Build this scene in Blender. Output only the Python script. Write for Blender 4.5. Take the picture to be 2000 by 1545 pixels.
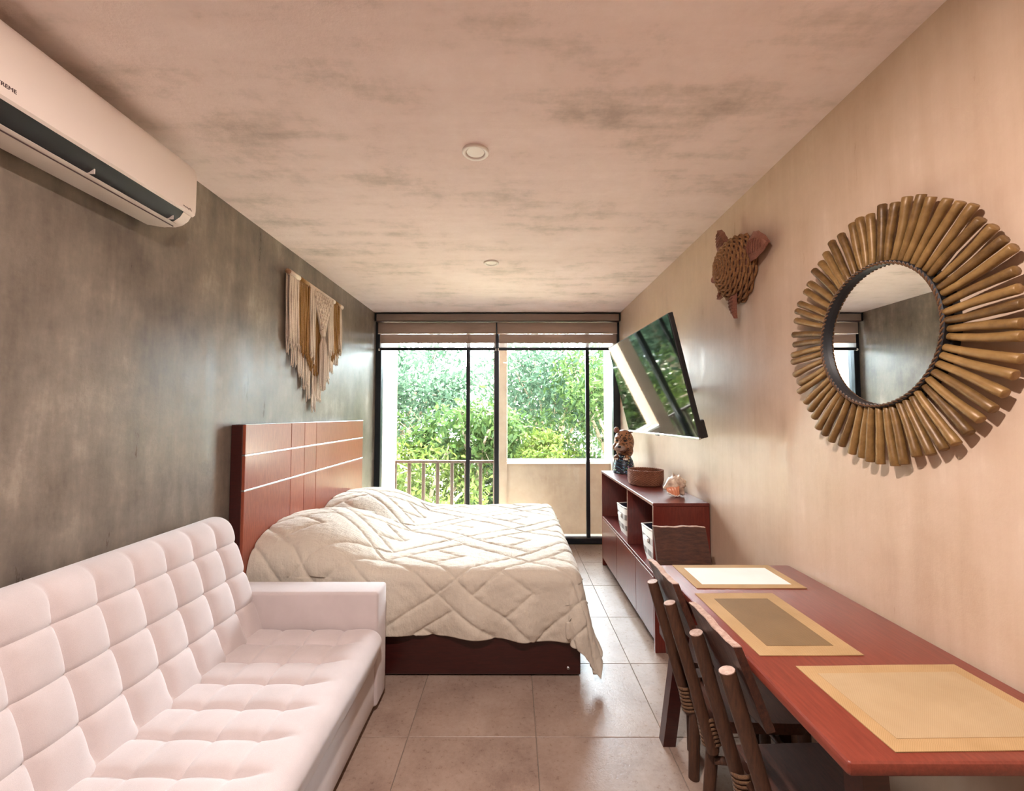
import bpy, bmesh, math, random
import numpy as np
from mathutils import Vector, Matrix, noise

for o in list(bpy.data.objects): bpy.data.objects.remove(o)
S = bpy.context.scene
COL = S.collection
PI = math.pi

# ------------------------------------------------------------------ camera
cd = bpy.data.cameras.new('camera'); cam = bpy.data.objects.new('camera', cd); COL.objects.link(cam)
cd.sensor_fit = 'HORIZONTAL'; cd.sensor_width = 36.0; cd.lens = 842.0/2000*36
cd.clip_start = 0.05; cd.clip_end = 300
cam.location = (0, 0, 1.504)
cam.rotation_euler = (PI/2 + math.atan(38.5/842), 0, math.atan(2/842))
S.camera = cam

# ------------------------------------------------------------------ light and exposure
S.view_settings.view_transform = 'Standard'; S.view_settings.look = 'None'
S.view_settings.gamma = 1.0; S.view_settings.use_curve_mapping = False
S.view_settings.exposure = 3.36
W = bpy.data.worlds.new('sky'); S.world = W; W.use_nodes = True
bg = W.node_tree.nodes['Background']
bg.inputs[0].default_value = (0.84, 0.92, 1.0, 1); bg.inputs[1].default_value = 4.8
sd = bpy.data.lights.new('sun', 'SUN'); sun = bpy.data.objects.new('sun', sd); COL.objects.link(sun)
sd.energy = 6.0; sd.angle = 0.02; sd.color = (1.0, 0.94, 0.82)
sun.location = (6, 8, 12)
sun.rotation_euler = Vector((0.30, 0.15, 1.0)).to_track_quat('Z', 'Y').to_euler()
# added lamp, unseen overhead in the row, supplies warm light near the camera
LAMP_W, LAMP_C = 8.5, (1.0, 0.87, 0.83)
S.cycles.max_bounces = 8; S.cycles.diffuse_bounces = 5; S.cycles.adaptive_threshold = 0.035; S.cycles.glossy_bounces = 4; S.cycles.transmission_bounces = 4; S.cycles.transparent_max_bounces = 8
# window portal: only guides sampling of the sky light, gives no light of its own
pd = bpy.data.lights.new('window_portal', 'AREA'); po = bpy.data.objects.new('window_portal', pd); COL.objects.link(po)
pd.shape = 'RECTANGLE'; pd.size = 2.9; pd.size_y = 2.65
po.location = (-0.184, 5.24, 1.34); po.rotation_euler = (-PI/2, 0, 0)
try: pd.cycles.is_portal = True
except Exception: pass

# ------------------------------------------------------------------ helpers
def lin(c): return c/12.92 if c <= 0.04045 else ((c+0.055)/1.055)**2.4
def rgb(r, g, b): return (lin(r/255), lin(g/255), lin(b/255), 1.0)

class NT:
    def __init__(s, name):
        s.m = bpy.data.materials.new(name); s.m.use_nodes = True
        s.t = s.m.node_tree; s.n = s.t.nodes; s.b = s.n['Principled BSDF']
    def node(s, typ, **kw):
        n = s.n.new(typ)
        for k, v in kw.items():
            if k.startswith('i_'):
                key = k[2:]; key = int(key) if key.isdigit() else key.replace('_', ' ')
                n.inputs[key].default_value = v
            else: setattr(n, k, v)
        return n
    def link(s, a, b): s.t.links.new(a, b)
    def coord(s, scale=(1, 1, 1), kind='Object'):
        tc = s.node('ShaderNodeTexCoord'); mp = s.node('ShaderNodeMapping')
        mp.inputs['Scale'].default_value = scale
        s.link(tc.outputs[kind], mp.inputs['Vector']); return mp.outputs[0]
    def noise(s, vec, scale, detail=4, rough=0.55):
        n = s.node('ShaderNodeTexNoise'); n.inputs['Scale'].default_value = scale
        n.inputs['Detail'].default_value = detail; n.inputs['Roughness'].default_value = rough
        s.link(vec, n.inputs['Vector']); return n.outputs[0]
    def ramp(s, fac, stops):
        r = s.node('ShaderNodeValToRGB'); e = r.color_ramp.elements
        while len(e) < len(stops): e.new(0.5)
        for i, (p, c) in enumerate(stops): e[i].position = p; e[i].color = c
        s.link(fac, r.inputs[0]); return r.outputs[0]
    def math(s, op, a, b=None):
        n = s.node('ShaderNodeMath', operation=op)
        for i, v in enumerate((a, b)):
            if v is None: continue
            if isinstance(v, (int, float)): n.inputs[i].default_value = v
            else: s.link(v, n.inputs[i])
        return n.outputs[0]
    def mix(s, fac, a, b):
        n = s.node('ShaderNodeMix', data_type='RGBA')
        for k, v in ((0, fac), (6, a), (7, b)):
            if isinstance(v, (int, float, tuple)): n.inputs[k].default_value = v
            else: s.link(v, n.inputs[k])
        return n.outputs[2]
    def bump(s, h, strength=0.2, dist=0.01):
        n = s.node('ShaderNodeBump'); n.inputs['Strength'].default_value = strength
        n.inputs['Distance'].default_value = dist
        s.link(h, n.inputs['Height']); s.link(n.outputs[0], s.b.inputs['Normal']); return n
    def base(s, c, rough=0.5, metal=0.0, spec=None):
        if isinstance(c, tuple): s.b.inputs['Base Color'].default_value = c
        else: s.link(c, s.b.inputs['Base Color'])
        if isinstance(rough, (int, float)): s.b.inputs['Roughness'].default_value = rough
        else: s.link(rough, s.b.inputs['Roughness'])
        s.b.inputs['Metallic'].default_value = metal
        if spec is not None: s.b.inputs['Specular IOR Level'].default_value = spec
        return s.m

def mat_plain(name, c, rough=0.5, metal=0.0, spec=None):
    return NT(name).base(c, rough, metal, spec)

def mat_plaster(name, stops, streak, rough, bump=0.12, scale=1.0, spec=0.5):
    t = NT(name)
    v = t.coord((scale, scale, scale)); vs = t.coord(streak)
    a = t.noise(v, 2.1, 8, 0.66); b = t.noise(vs, 2.6, 8, 0.66); c = t.noise(v, 9, 6, 0.7)
    f = t.math('ADD', t.math('MULTIPLY', a, 0.38), t.math('ADD', t.math('MULTIPLY', b, 0.42), t.math('MULTIPLY', c, 0.20)))
    col = t.ramp(f, stops)
    rg = t.math('ADD', t.math('MULTIPLY', t.math('SUBTRACT', b, 0.5), 0.5), rough)
    t.base(col, rg, spec=spec)
    fine = t.noise(v, 60, 5, 0.7)
    h = t.math('ADD', t.math('MULTIPLY', c, 0.6), t.math('MULTIPLY', fine, 0.25))
    t.bump(h, bump, 0.02)
    return t.m

def mat_wood(name, c1, c2, grain=(1, 1, 1), rough=0.3, bump=0.05, coat=0.0):
    t = NT(name)
    v = t.coord(grain); w = t.noise(v, 14, 6, 0.65); w2 = t.noise(v, 60, 3, 0.6)
    f = t.math('ADD', t.math('MULTIPLY', w, 0.75), t.math('MULTIPLY', w2, 0.25))
    oi = t.node('ShaderNodeObjectInfo')
    f = t.math('ADD', f, t.math('MULTIPLY', t.math('SUBTRACT', oi.outputs['Random'], 0.5), 0.12))
    t.base(t.ramp(f, [(0.32, c1), (0.68, c2)]), rough)
    if coat: t.b.inputs['Coat Weight'].default_value = coat; t.b.inputs['Coat Roughness'].default_value = 0.15
    t.bump(f, bump, 0.004)
    return t.m

def mat_fabric(name, c1, c2, scale=500, rough=0.9, sheen=0.3, bump=0.25):
    t = NT(name)
    v = t.coord(); a = t.noise(v, scale, 2, 0.6); b = t.noise(v, 5, 4, 0.6)
    f = t.math('ADD', t.math('MULTIPLY', a, 0.5), t.math('MULTIPLY', b, 0.5))
    t.base(t.ramp(f, [(0.35, c1), (0.65, c2)]), rough, spec=0.2)
    t.b.inputs['Sheen Weight'].default_value = sheen
    t.bump(a, bump, 0.002)
    return t.m

class MB:
    """collects vertices and faces of one mesh"""
    def __init__(s): s.v = []; s.f = []
    def add(s, v, f, M=None):
        o = len(s.v)
        s.v += [tuple(M @ Vector(p)) for p in v] if M is not None else [tuple(p) for p in v]
        s.f += [tuple(i+o for i in q) for q in f]; return s
    def box(s, lo, hi, bevel=0.0, segs=2, M=None):
        bm = bmesh.new(); bmesh.ops.create_cube(bm, size=1)
        for v in bm.verts:
            for k in range(3): v.co[k] = lo[k] if v.co[k] < 0 else hi[k]
        if bevel > 0:
            bmesh.ops.bevel(bm, geom=bm.edges[:], offset=bevel, segments=segs, profile=0.5, affect='EDGES')
        bm.verts.index_update()
        s.add([v.co[:] for v in bm.verts], [[v.index for v in f.verts] for f in bm.faces], M); bm.free(); return s
    def tube(s, pts, rad, n=8, cap=True, closed=False, flat=1.0):
        pts = [Vector(p) for p in pts]; m = len(pts)
        rad = rad if isinstance(rad, (list, tuple)) else [rad]*m
        o = len(s.v); up = None
        for i, p in enumerate(pts):
            if closed: d = pts[(i+1) % m]-pts[i-1]
            else: d = pts[min(i+1, m-1)]-pts[max(i-1, 0)]
            d.normalize()
            if up is None:
                up = Vector((0, 0, 1)) if abs(d.z) < 0.9 else Vector((1, 0, 0))
            x = up.cross(d)
            if x.length < 1e-6: x = Vector((1, 0, 0)).cross(d)
            x.normalize(); up = d.cross(x); y = up
            for k in range(n):
                a = 2*PI*k/n
                s.v.append(tuple(p + x*(math.cos(a)*rad[i]) + y*(math.sin(a)*rad[i]*flat)))
        R = m if closed else m-1
        for i in range(R):
            for k in range(n):
                a = o+i*n; b = o+((i+1) % m)*n
                s.f.append((a+k, a+(k+1) % n, b+(k+1) % n, b+k))
        if cap and not closed:
            s.f.append(tuple(o+k for k in reversed(range(n))))
            s.f.append(tuple(o+(m-1)*n+k for k in range(n)))
        return s
    def lathe(s, prof, n=32, M=None, cap=True):
        v = []; f = []
        for r, z in prof:
            for k in range(n): v.append((r*math.cos(2*PI*k/n), r*math.sin(2*PI*k/n), z))
        for i in range(len(prof)-1):
            for k in range(n): f.append((i*n+k, i*n+(k+1) % n, (i+1)*n+(k+1) % n, (i+1)*n+k))
        if cap:
            f.append(tuple(reversed(range(n)))); f.append(tuple((len(prof)-1)*n+k for k in range(n)))
        return s.add(v, f, M)
    def ellipsoid(s, c, r, nu=20, nv=12, M=None):
        v = []; f = []
        for j in range(nv+1):
            t = PI*j/nv
            for k in range(nu):
                a = 2*PI*k/nu
                v.append((c[0]+r[0]*math.sin(t)*math.cos(a), c[1]+r[1]*math.sin(t)*math.sin(a), c[2]+r[2]*math.cos(t)))
        for j in range(nv):
            for k in range(nu): f.append((j*nu+k, (j+1)*nu+k, (j+1)*nu+(k+1) % nu, j*nu+(k+1) % nu))
        return s.add(v, f, M)
    def prism(s, poly, lo, hi, axis=2):
        """extrude polygon given in the two other axes along axis"""
        n = len(poly); v = []
        for z in (lo, hi):
            for a, b in poly:
                p = [0, 0, 0]; o = [k for k in range(3) if k != axis]
                p[o[0]] = a; p[o[1]] = b; p[axis] = z; v.append(tuple(p))
        f = [tuple(range(n)), tuple(range(2*n-1, n-1, -1))] + [(i, i+n, (i+1) % n+n, (i+1) % n) for i in range(n)]
        return s.add(v, f)
    def build(s, name, mat, parent=None, smooth=False, angle=None):
        me = bpy.data.meshes.new(name); me.from_pydata(s.v, [], s.f); me.update()
        bm = bmesh.new(); bm.from_mesh(me); bmesh.ops.recalc_face_normals(bm, faces=bm.faces); bm.to_mesh(me); bm.free()
        if mat: me.materials.append(mat)
        if smooth:
            me.polygons.foreach_set('use_smooth', [True]*len(me.polygons))
            if angle:
                try: me.set_sharp_from_angle(angle=angle)
                except Exception: pass
        return link(name, me, parent)

def link(name, data, parent=None):
    o = bpy.data.objects.new(name, data); COL.objects.link(o)
    if parent: o.parent = parent
    return o
def thing(name, label, cat, loc=(0, 0, 0), rot=(0, 0, 0), group=None):
    o = link(name, None); o.location = loc; o.rotation_euler = rot
    return tag(o, label, cat, group)
def tag(o, label, cat, group=None):
    o['label'] = label; o['category'] = cat
    if group: o['group'] = group
    return o
def struct(o, label=None):
    o['kind'] = 'structure'
    if label: o['label'] = label
    return o
def copy_part(o, parent, loc=None, rot=None, scale=None):
    c = o.copy(); COL.objects.link(c); c.parent = parent
    if loc is not None: c.location = loc
    if rot is not None: c.rotation_euler = rot
    if scale is not None: c.scale = scale
    return c
rnd = random.Random(7)

# ------------------------------------------------------------------ materials
M = {}
M['ceil'] = mat_plaster('ceiling_plaster', [(0.36, rgb(190, 172, 163)), (0.43, rgb(216, 197, 188)), (0.49, rgb(234, 213, 206)), (0.62, rgb(243, 224, 218))], (0.45, 2.2, 1), 0.75, 0.25, 1.0, 0.3)
M['wl'] = mat_plaster('grey_cement', [(0.36, rgb(84, 74, 66)), (0.45, rgb(106, 95, 84)), (0.54, rgb(126, 114, 101)), (0.64, rgb(156, 143, 128))], (1, 3.0, 0.6), 0.36, 0.10, 1.0, 0.5)
M['wr'] = mat_plaster('beige_stucco', [(0.34, rgb(184, 156, 132)), (0.46, rgb(196, 170, 146)), (0.56, rgb(203, 178, 155)), (0.66, rgb(214, 192, 171))], (1, 4.5, 0.4), 0.36, 0.08, 1.0, 0.45)
M['ext'] = mat_plaster('balcony_stucco', [(0.36, rgb(150, 126, 108)), (0.5, rgb(166, 142, 122)), (0.64, rgb(178, 156, 136))], (1, 3, 0.6), 0.8, 0.1, 1.0, 0.3)
M['white'] = mat_plain('white_paint', rgb(236, 232, 224), 0.6)
M['grout'] = mat_plain('tile_grout', rgb(120, 108, 96), 0.9)
def mk_tile():
    t = NT('stone_tile'); v = t.coord(kind='Generated'); vo = t.coord()
    oi = t.node('ShaderNodeObjectInfo'); ad = t.node('ShaderNodeVectorMath', operation='ADD')
    sc = t.node('ShaderNodeVectorMath', operation='SCALE'); cx = t.node('ShaderNodeCombineXYZ')
    t.link(oi.outputs['Random'], cx.inputs[0]); t.link(oi.outputs['Random'], cx.inputs[1])
    sc.inputs['Scale'].default_value = 37.0; t.link(cx.outputs[0], sc.inputs[0])
    t.link(vo, ad.inputs[0]); t.link(sc.outputs[0], ad.inputs[1]); p = ad.outputs[0]
    a = t.noise(p, 3.5, 6, 0.65); b = t.noise(p, 45, 5, 0.7)
    f = t.math('ADD', t.math('MULTIPLY', a, 0.65), t.math('MULTIPLY', b, 0.35))
    t.base(t.ramp(f, [(0.34, rgb(128, 106, 94)), (0.5, rgb(150, 129, 115)), (0.66, rgb(164, 144, 130))]),
           t.math('ADD', t.math('MULTIPLY', b, 0.40), 0.12), spec=0.32)
    t.bump(t.math('ADD', b, t.math('MULTIPLY', t.noise(p, 160, 3, 0.6), 0.5)), 0.30, 0.004); return t.m
M['tile'] = mk_tile()
M['frame'] = mat_plain('dark_aluminium', rgb(38, 44, 50), 0.35, 0.4)
def mk_glass():
    t = NT('window_glass'); t.n.remove(t.b)
    out = t.n['Material Output']; tr = t.node('ShaderNodeBsdfTransparent'); gl = t.node('ShaderNodeBsdfGlossy')
    tr.inputs[0].default_value = (0.96, 0.985, 0.98, 1); gl.inputs['Roughness'].default_value = 0.0
    fr = t.node('ShaderNodeFresnel'); fr.inputs[0].default_value = 1.35; mx = t.node('ShaderNodeMixShader')
    t.link(fr.outputs[0], mx.inputs[0]); t.link(tr.outputs[0], mx.inputs[1]); t.link(gl.outputs[0], mx.inputs[2])
    t.link(mx.outputs[0], out.inputs[0]); return t.m
M['glass'] = mk_glass()
M['redwood'] = mat_wood('red_wood_y', rgb(82, 28, 25), rgb(116, 46, 38), (9, 0.9, 9), 0.32, 0.04, 0.25)
M['redwood_z'] = mat_wood('red_wood_z', rgb(80, 27, 23), rgb(118, 48, 37), (9, 9, 0.8), 0.3, 0.04, 0.3)
M['redwood_head'] = mat_wood('headboard_wood', rgb(122, 56, 40), rgb(158, 84, 60), (9, 7, 0.8), 0.32, 0.04, 0.25)
M['tablewood'] = mat_wood('table_wood', rgb(102, 42, 31), rgb(130, 60, 45), (8, 0.7, 8), 0.34, 0.04, 0.2)
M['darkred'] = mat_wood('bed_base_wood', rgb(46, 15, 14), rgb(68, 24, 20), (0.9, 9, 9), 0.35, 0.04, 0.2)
M['rustic'] = mat_wood('rustic_pole', rgb(50, 30, 20), rgb(86, 55, 36), (9, 9, 1.0), 0.55, 0.3)
M['plank'] = mat_wood('rustic_plank', rgb(44, 25, 19), rgb(86, 50, 36), (9, 1.2, 6), 0.45, 0.3)
M['cut'] = mat_wood('cut_wood', rgb(150, 120, 104), rgb(200, 172, 156), (5, 5, 5), 0.6, 0.2)
M['rope'] = mat_fabric('sisal_rope', rgb(70, 49, 36), rgb(122, 92, 66), 300, 0.95, 0.1, 0.5)
M['steel'] = mat_plain('brushed_steel', rgb(205, 205, 208), 0.3, 1.0)
M['sofa'] = mat_fabric('cream_chenille', rgb(182, 170, 167), rgb(200, 188, 186), 700, 0.95, 0.5, 0.35)
def mk_duvet():
    t = NT('quilted_cotton'); v = t.coord((1, 1, 1)); a = t.noise(v, 700, 2, 0.6)
    w = t.noise(t.coord((14, 50, 14)), 1.2, 5, 0.6); w2 = t.noise(t.coord((46, 16, 20)), 1.1, 5, 0.6)
    t.base(rgb(198, 188, 172), 0.9, spec=0.2); t.b.inputs['Sheen Weight'].default_value = 0.25
    t.bump(t.math('ADD', t.math('ADD', w, w2), t.math('MULTIPLY', a, 0.05)), 0.35, 0.02); return t.m
M['duvet'] = mk_duvet()
M['mattress'] = mat_fabric('mattress_ticking', rgb(210, 205, 195), rgb(226, 222, 214), 400)
M['acwhite'] = mat_plain('white_plastic', rgb(226, 212, 202), 0.45)
M['acflap'] = mat_plain('flap_plastic', rgb(214, 202, 192), 0.4)
M['black'] = mat_plain('matte_black', rgb(20, 20, 22), 0.5)
M['tvbody'] = mat_plain('television_plastic', rgb(24, 26, 28), 0.35)
M['screen'] = mat_plain('television_glass', rgb(12, 16, 16), 0.04, 0.0, 1.0)
M['chrome'] = mat_plain('satin_silver', rgb(190, 196, 200), 0.25, 1.0)
M['lampwhite'] = mat_plain('lamp_white', rgb(240, 232, 224), 0.5)
M['print'] = mat_plain('dark_print', rgb(70, 48, 46), 0.6)

# ------------------------------------------------------------------ room shell
XL, XR, YB, YF, ZC = -1.638, 1.27, -2.4, 5.21, 2.718
floor = struct(MB().box((XL-.1, YB-.1, -0.06), (XR+.1, YF, -0.004)).build('floor', M['grout']), 'floor of large stone-look tiles')
def tile_mesh(w, d):
    return MB().box((0, 0, -0.012), (w, d, 0), 0.0015, 1)
full = None
xs = [XL] + [0.108+0.6*k for k in range(-2, 2)] + [XR]
ys = [YB] + [2.088+0.6*k for k in range(-7, 6)] + [YF-0.10]
g = 0.003
for i in range(len(xs)-1):
    for j in range(len(ys)-1):
        w, d = xs[i+1]-xs[i]-g, ys[j+1]-ys[j]-g
        if w < 0.02 or d < 0.02: continue
        isf = abs(w-0.597) < 1e-4 and abs(d-0.597) < 1e-4
        if isf and full: o = copy_part(full, floor)
        else:
            o = tile_mesh(w, d).build('tile', M['tile'], floor)
            if isf: full = o
        o.location = (xs[i]+g/2, ys[j]+g/2, 0)
struct(MB().box((XL-.15, YB-.1, -.06), (XL, YF, ZC+.1)).build('wall_left', M['wl']), 'grey polished cement wall')
struct(MB().box((XR, YB-.1, -.06), (XR+.15, YF, ZC+.1)).build('wall_right', M['wr']), 'beige stucco wall')
struct(MB().box((XL-.15, YB-.15, -.06), (XR+.15, YB, ZC+.1)).build('wall_back', M['wr']))
struct(MB().box((XL-.15, YB-.15, ZC), (XR+.15, YF, ZC+.2)).build('ceiling', M['ceil']), 'mottled plaster ceiling')

# ------------------------------------------------------------------ window
win = struct(link('window_1', None), 'full height sliding window with dark aluminium frame'); win.location = (0, 0, 0)
Y0, Y1 = 5.11, 5.21
def wpart(name, lo, hi, bv=0.004, mat='frame', parent=win):
    return MB().box(lo, hi, bv, 1).build(name, M[mat], parent)
wpart('jamb', (XL, Y0, 0), (-1.572, Y1, ZC)); wpart('jamb', (1.19, Y0, 0), (XR, Y1, ZC))
wpart('head_rail', (-1.572, Y0, 2.63), (1.19, Y1, ZC)); wpart('sill_rail', (-1.572, Y0, 0), (1.19, Y1, 0.066))
wpart('mullion', (-0.223, Y0, .066), (-0.168, Y1, 2.63))
st = wpart('stile', (-0.559, Y0+.03, .066), (-0.515, Y1-.02, 2.63))
hp = wpart('latch_handle', (-0.525, Y0-.012, .98), (-0.495, Y0+.03, 1.13), 0.006, 'frame', st)
wpart('stile', (0.869, Y0+.03, .066), (0.912, Y1-.02, 2.63))
for a, b in ((-1.572, -.559), (-.515, -.223), (-.168, .869), (.912, 1.19)):
    wpart('pane', (a, 5.157, .066), (b, 5.163, 2.63), 0, 'glass')

# valance and zebra shades
def mat_shade():
    t = NT('shade_fabric'); v = t.coord((2, 2, 260)); a = t.noise(v, 3, 3, 0.6)
    t.base(t.ramp(a, [(0.3, rgb(150, 132, 122)), (0.7, rgb(180, 162, 151))]), 0.85)
    tl = t.node('ShaderNodeBsdfTranslucent'); tl.inputs[0].default_value = rgb(150, 128, 116); mx = t.node('ShaderNodeMixShader'); mx.inputs[0].default_value = 0.30
    t.link(t.b.outputs[0], mx.inputs[1]); t.link(tl.outputs[0], mx.inputs[2]); t.link(mx.outputs[0], t.n['Material Output'].inputs[0])
    return t.m
M['shade'] = mat_shade()
def mk_sheer():
    t = NT('sheer_fabric'); out = t.n['Material Output']; t.base(rgb(236, 236, 236), 0.9)
    tr = t.node('ShaderNodeBsdfTransparent'); mx = t.node('ShaderNodeMixShader'); mx.inputs[0].default_value = 0.45
    t.link(tr.outputs[0], mx.inputs[1]); t.link(t.b.outputs[0], mx.inputs[2]); t.link(mx.outputs[0], out.inputs[0]); return t.m
M['sheer'] = mk_sheer()
va = thing('valance', 'long fabric-covered valance box under the ceiling above the window', 'valance', (-.18, 5.05, 2.61))
MB().box((-1.43, -.02, .004), (1.43, .06, .088), .004, 1).build('fabric_front', M['shade'], va)
for x in (-1.442, 1.43): MB().box((x, -.03, 0), (x+.012, .06, .098), .003, 1).build('end_cap', M['tvbody'], va)
MB().box((-1.43, -.024, .088), (1.43, .06, .098), .002, 1).build('top_rail', M['tvbody'], va)
MB().box((-1.43, -.024, 0), (1.43, .06, .004), 0).build('bottom_rail', M['print'], va)
for (a, b, lab) in ((-1.602, -.203, 'left half of the rolled-up taupe zebra shade, beside the grey wall'), (-.187, 1.235, 'right half of the rolled-up taupe zebra shade, beside the television')):
    zs = thing('zebra_shade', lab, 'window shade', ((a+b)/2, 5.075, 2.27), group='zebra shades')
    h = (b-a)/2
    MB().box((-h, .0, .205), (h, .004, .335), .0015, 1).build('fabric_band', M['shade'], zs)
    MB().box((-h, -.002, .197), (h, .006, .205), .0015, 1).build('band_edge', M['lampwhite'], zs)
    MB().box((-h+.02, .012, .09), (h-.004, .016, .197), .0015, 1).build('fabric_band', M['shade'], zs)
    MB().box((-h+.02, .013, .036), (h-.004, .015, .09), 0).build('sheer_band', M['sheer'], zs)
    MB().box((-h+.02, .004, .002), (h-.004, .020, .036), .005, 2).build('bottom_bar', M['frame'], zs)
    for sx in (-h+.012, h): MB().tube([(sx-.006, .012, .012), (sx+.006, .012, .012)], .014, 10).build('bar_cap', M['lampwhite'], zs, True)

# ------------------------------------------------------------------ balcony
struct(MB().box((-1.9, 5.21, -.2), (1.6, 6.1, -.02)).build('floor_balcony', mat_plain('pale_terrace_tile', rgb(226, 216, 202), .6)), 'balcony floor')
struct(MB().box((-1.80, 5.21, -.2), (-1.612, 5.99, 3.4)).build('wall_balcony_left', M['ext']), 'cream side wall of the balcony')
struct(MB().box((1.262, 5.21, -.2), (1.45, 5.99, 3.4)).build('wall_balcony_right', M['ext']), 'beige side wall of the balcony')
struct(MB().box((-.25, 5.60, -.02), (-.079, 5.99, 3.4)).build('wall_column', M['ext']), 'narrow stucco column between railing and parapet')
par = struct(MB().box((-.079, 5.62, -.02), (1.262, 5.99, .875)).build('wall_parapet', M['ext']), 'beige stucco parapet of the balcony')
MB().box((-.079, 5.60, .875), (1.262, 5.72, .905), .004, 1).build('sill', M['white'], par)
MB().box((-.079, 5.89, .875), (1.262, 6.01, .905), .004, 1).build('sill', M['white'], par)
struct(MB().box((-5.0, 5.21, ZC+.2), (5.0, 5.40, 7.5)).build('wall_facade', M['ext']), 'outer wall of the building above the window, unseen, added to shade the parapet')  # unseen upper wall, added to keep open sky off the parapet
struct(MB().box((-5.0, 5.21, -3.4), (-1.80, 5.40, ZC+.2)).build('wall_facade_left', M['ext']))  # unseen side walls, added along with the upper one for shading
struct(MB().box((1.45, 5.21, -3.4), (5.0, 5.40, ZC+.2)).build('wall_facade_right', M['ext']))
rl = thing('balcony_railing', 'brown metal balcony railing with flat upright bars behind the glass', 'railing', (-.93, 5.95, -.02))
M['rail'] = mat_plain('brown_metal', rgb(70, 56, 48), 0.5, 0.2)
MB().box((-.68, -.03, .87), (.68, .03, .905), .004, 1).build('top_rail', M['rail'], rl)
MB().box((-.68, -.02, .10), (.68, .02, .135), .004, 1).build('bottom_rail', M['rail'], rl)
b0 = None
for k in range(8):
    x = -1.617+.195*k+.93
    if x > .69: break
    if b0 is None: b0 = MB().box((-.023, -.012, .02), (.023, .012, .87), .003, 1).build('bar', M['rail'], rl); b0.location = (x, 0, 0)
    else: copy_part(b0, rl, (x, 0, 0))

# ------------------------------------------------------------------ outside: ground, house, trees
def mk_ground():
    t = NT('garden_ground'); a = t.noise(t.coord(), 1.5, 6, 0.7)
    return t.base(t.ramp(a, [(0.35, rgb(150, 146, 110)), (0.65, rgb(196, 186, 160))]), 0.95)
struct(MB().box((-60, 6.2, -3.6), (60, 90, -3.4)).build('ground', mk_ground()), 'garden ground below the balcony')
hs = thing('white_house', 'white flat-roofed house wall far behind the trees', 'building', (-3.6, 24, -3.4))
MB().box((-.9, 0, 0), (1.3, 5, 7.2), .02, 1).build('wall', M['white'], hs)
MB().box((-1.0, -.1, 7.2), (1.4, 5.1, 7.5), .02, 1).build('roof_edge', M['white'], hs)
for z in (1.2, 4.2):
    w = MB().box((-.3, -.03, z), (.5, .05, z+1.3), .01, 1).build('window', M['frame'], hs)
    MB().box((-.24, -.04, z+.06), (.44, -.02, z+1.24), 0).build('pane', M['screen'], w)
def mk_leaf(name, c1, c2):
    t = NT(name); ge = t.node('ShaderNodeNewGeometry')
    col = t.ramp(ge.outputs['Random Per Island'], [(0.0, c1), (1.0, c2)])
    t.base(col, 0.6, spec=0.12)
    tl = t.node('ShaderNodeBsdfTranslucent'); t.link(col, tl.inputs[0])
    mx = t.node('ShaderNodeMixShader'); mx.inputs[0].default_value = 0.45
    t.link(t.b.outputs[0], mx.inputs[1]); t.link(tl.outputs[0], mx.inputs[2])
    t.link(mx.outputs[0], t.n['Material Output'].inputs[0]); return t.m
LEAF = [mk_leaf('leaf_mid', rgb(34, 54, 27), rgb(70, 90, 45)), mk_leaf('leaf_blue', rgb(40, 60, 46), rgb(72, 93, 72)),
        mk_leaf('leaf_yellow', rgb(50, 66, 25), rgb(84, 98, 42)), mk_leaf('leaf_dark', rgb(27, 43, 23), rgb(56, 74, 38))]
M['bark'] = mat_wood('tree_bark', rgb(96, 84, 70), rgb(150, 134, 114), (4, 4, 1), 0.9, 0.5)
nrng = np.random.default_rng(11)
def leaves(centers, spread, n, size, mat, parent):
    """n leaves, each a folded blade of six corners, around the given twig points"""
    c = np.array(centers)[nrng.integers(0, len(centers), n)]
    p = c + nrng.normal(0, 1, (n, 3))*np.array(spread)
    d = nrng.normal(0, 1, (n, 3)); d[:, 2] -= 0.5; d /= np.linalg.norm(d, axis=1)[:, None]
    u = np.cross(d, nrng.normal(0, 1, (n, 3))); u /= np.linalg.norm(u, axis=1)[:, None]+1e-9
    w = np.cross(d, u); L = size*nrng.uniform(.6, 1.3, n)[:, None]; B = L*.20
    q = np.stack([p, p+d*L*.4+u*B+w*B*.35, p+d*L*.75+u*B*.6+w*B*.2, p+d*L, p+d*L*.75-u*B*.6+w*B*.2, p+d*L*.4-u*B+w*B*.35], 1)
    me = bpy.data.meshes.new('foliage')
    idx = (np.arange(n)*6)[:, None]
    f = np.concatenate([idx+np.array([[0, 1, 2, 3]]), idx+np.array([[0, 3, 4, 5]])], 0)
    me.from_pydata(q.reshape(-1, 3).tolist(), [], f.tolist()); me.update(); me.materials.append(mat)
    o = link('foliage', me, parent); o['kind'] = 'stuff'; return o
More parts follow.
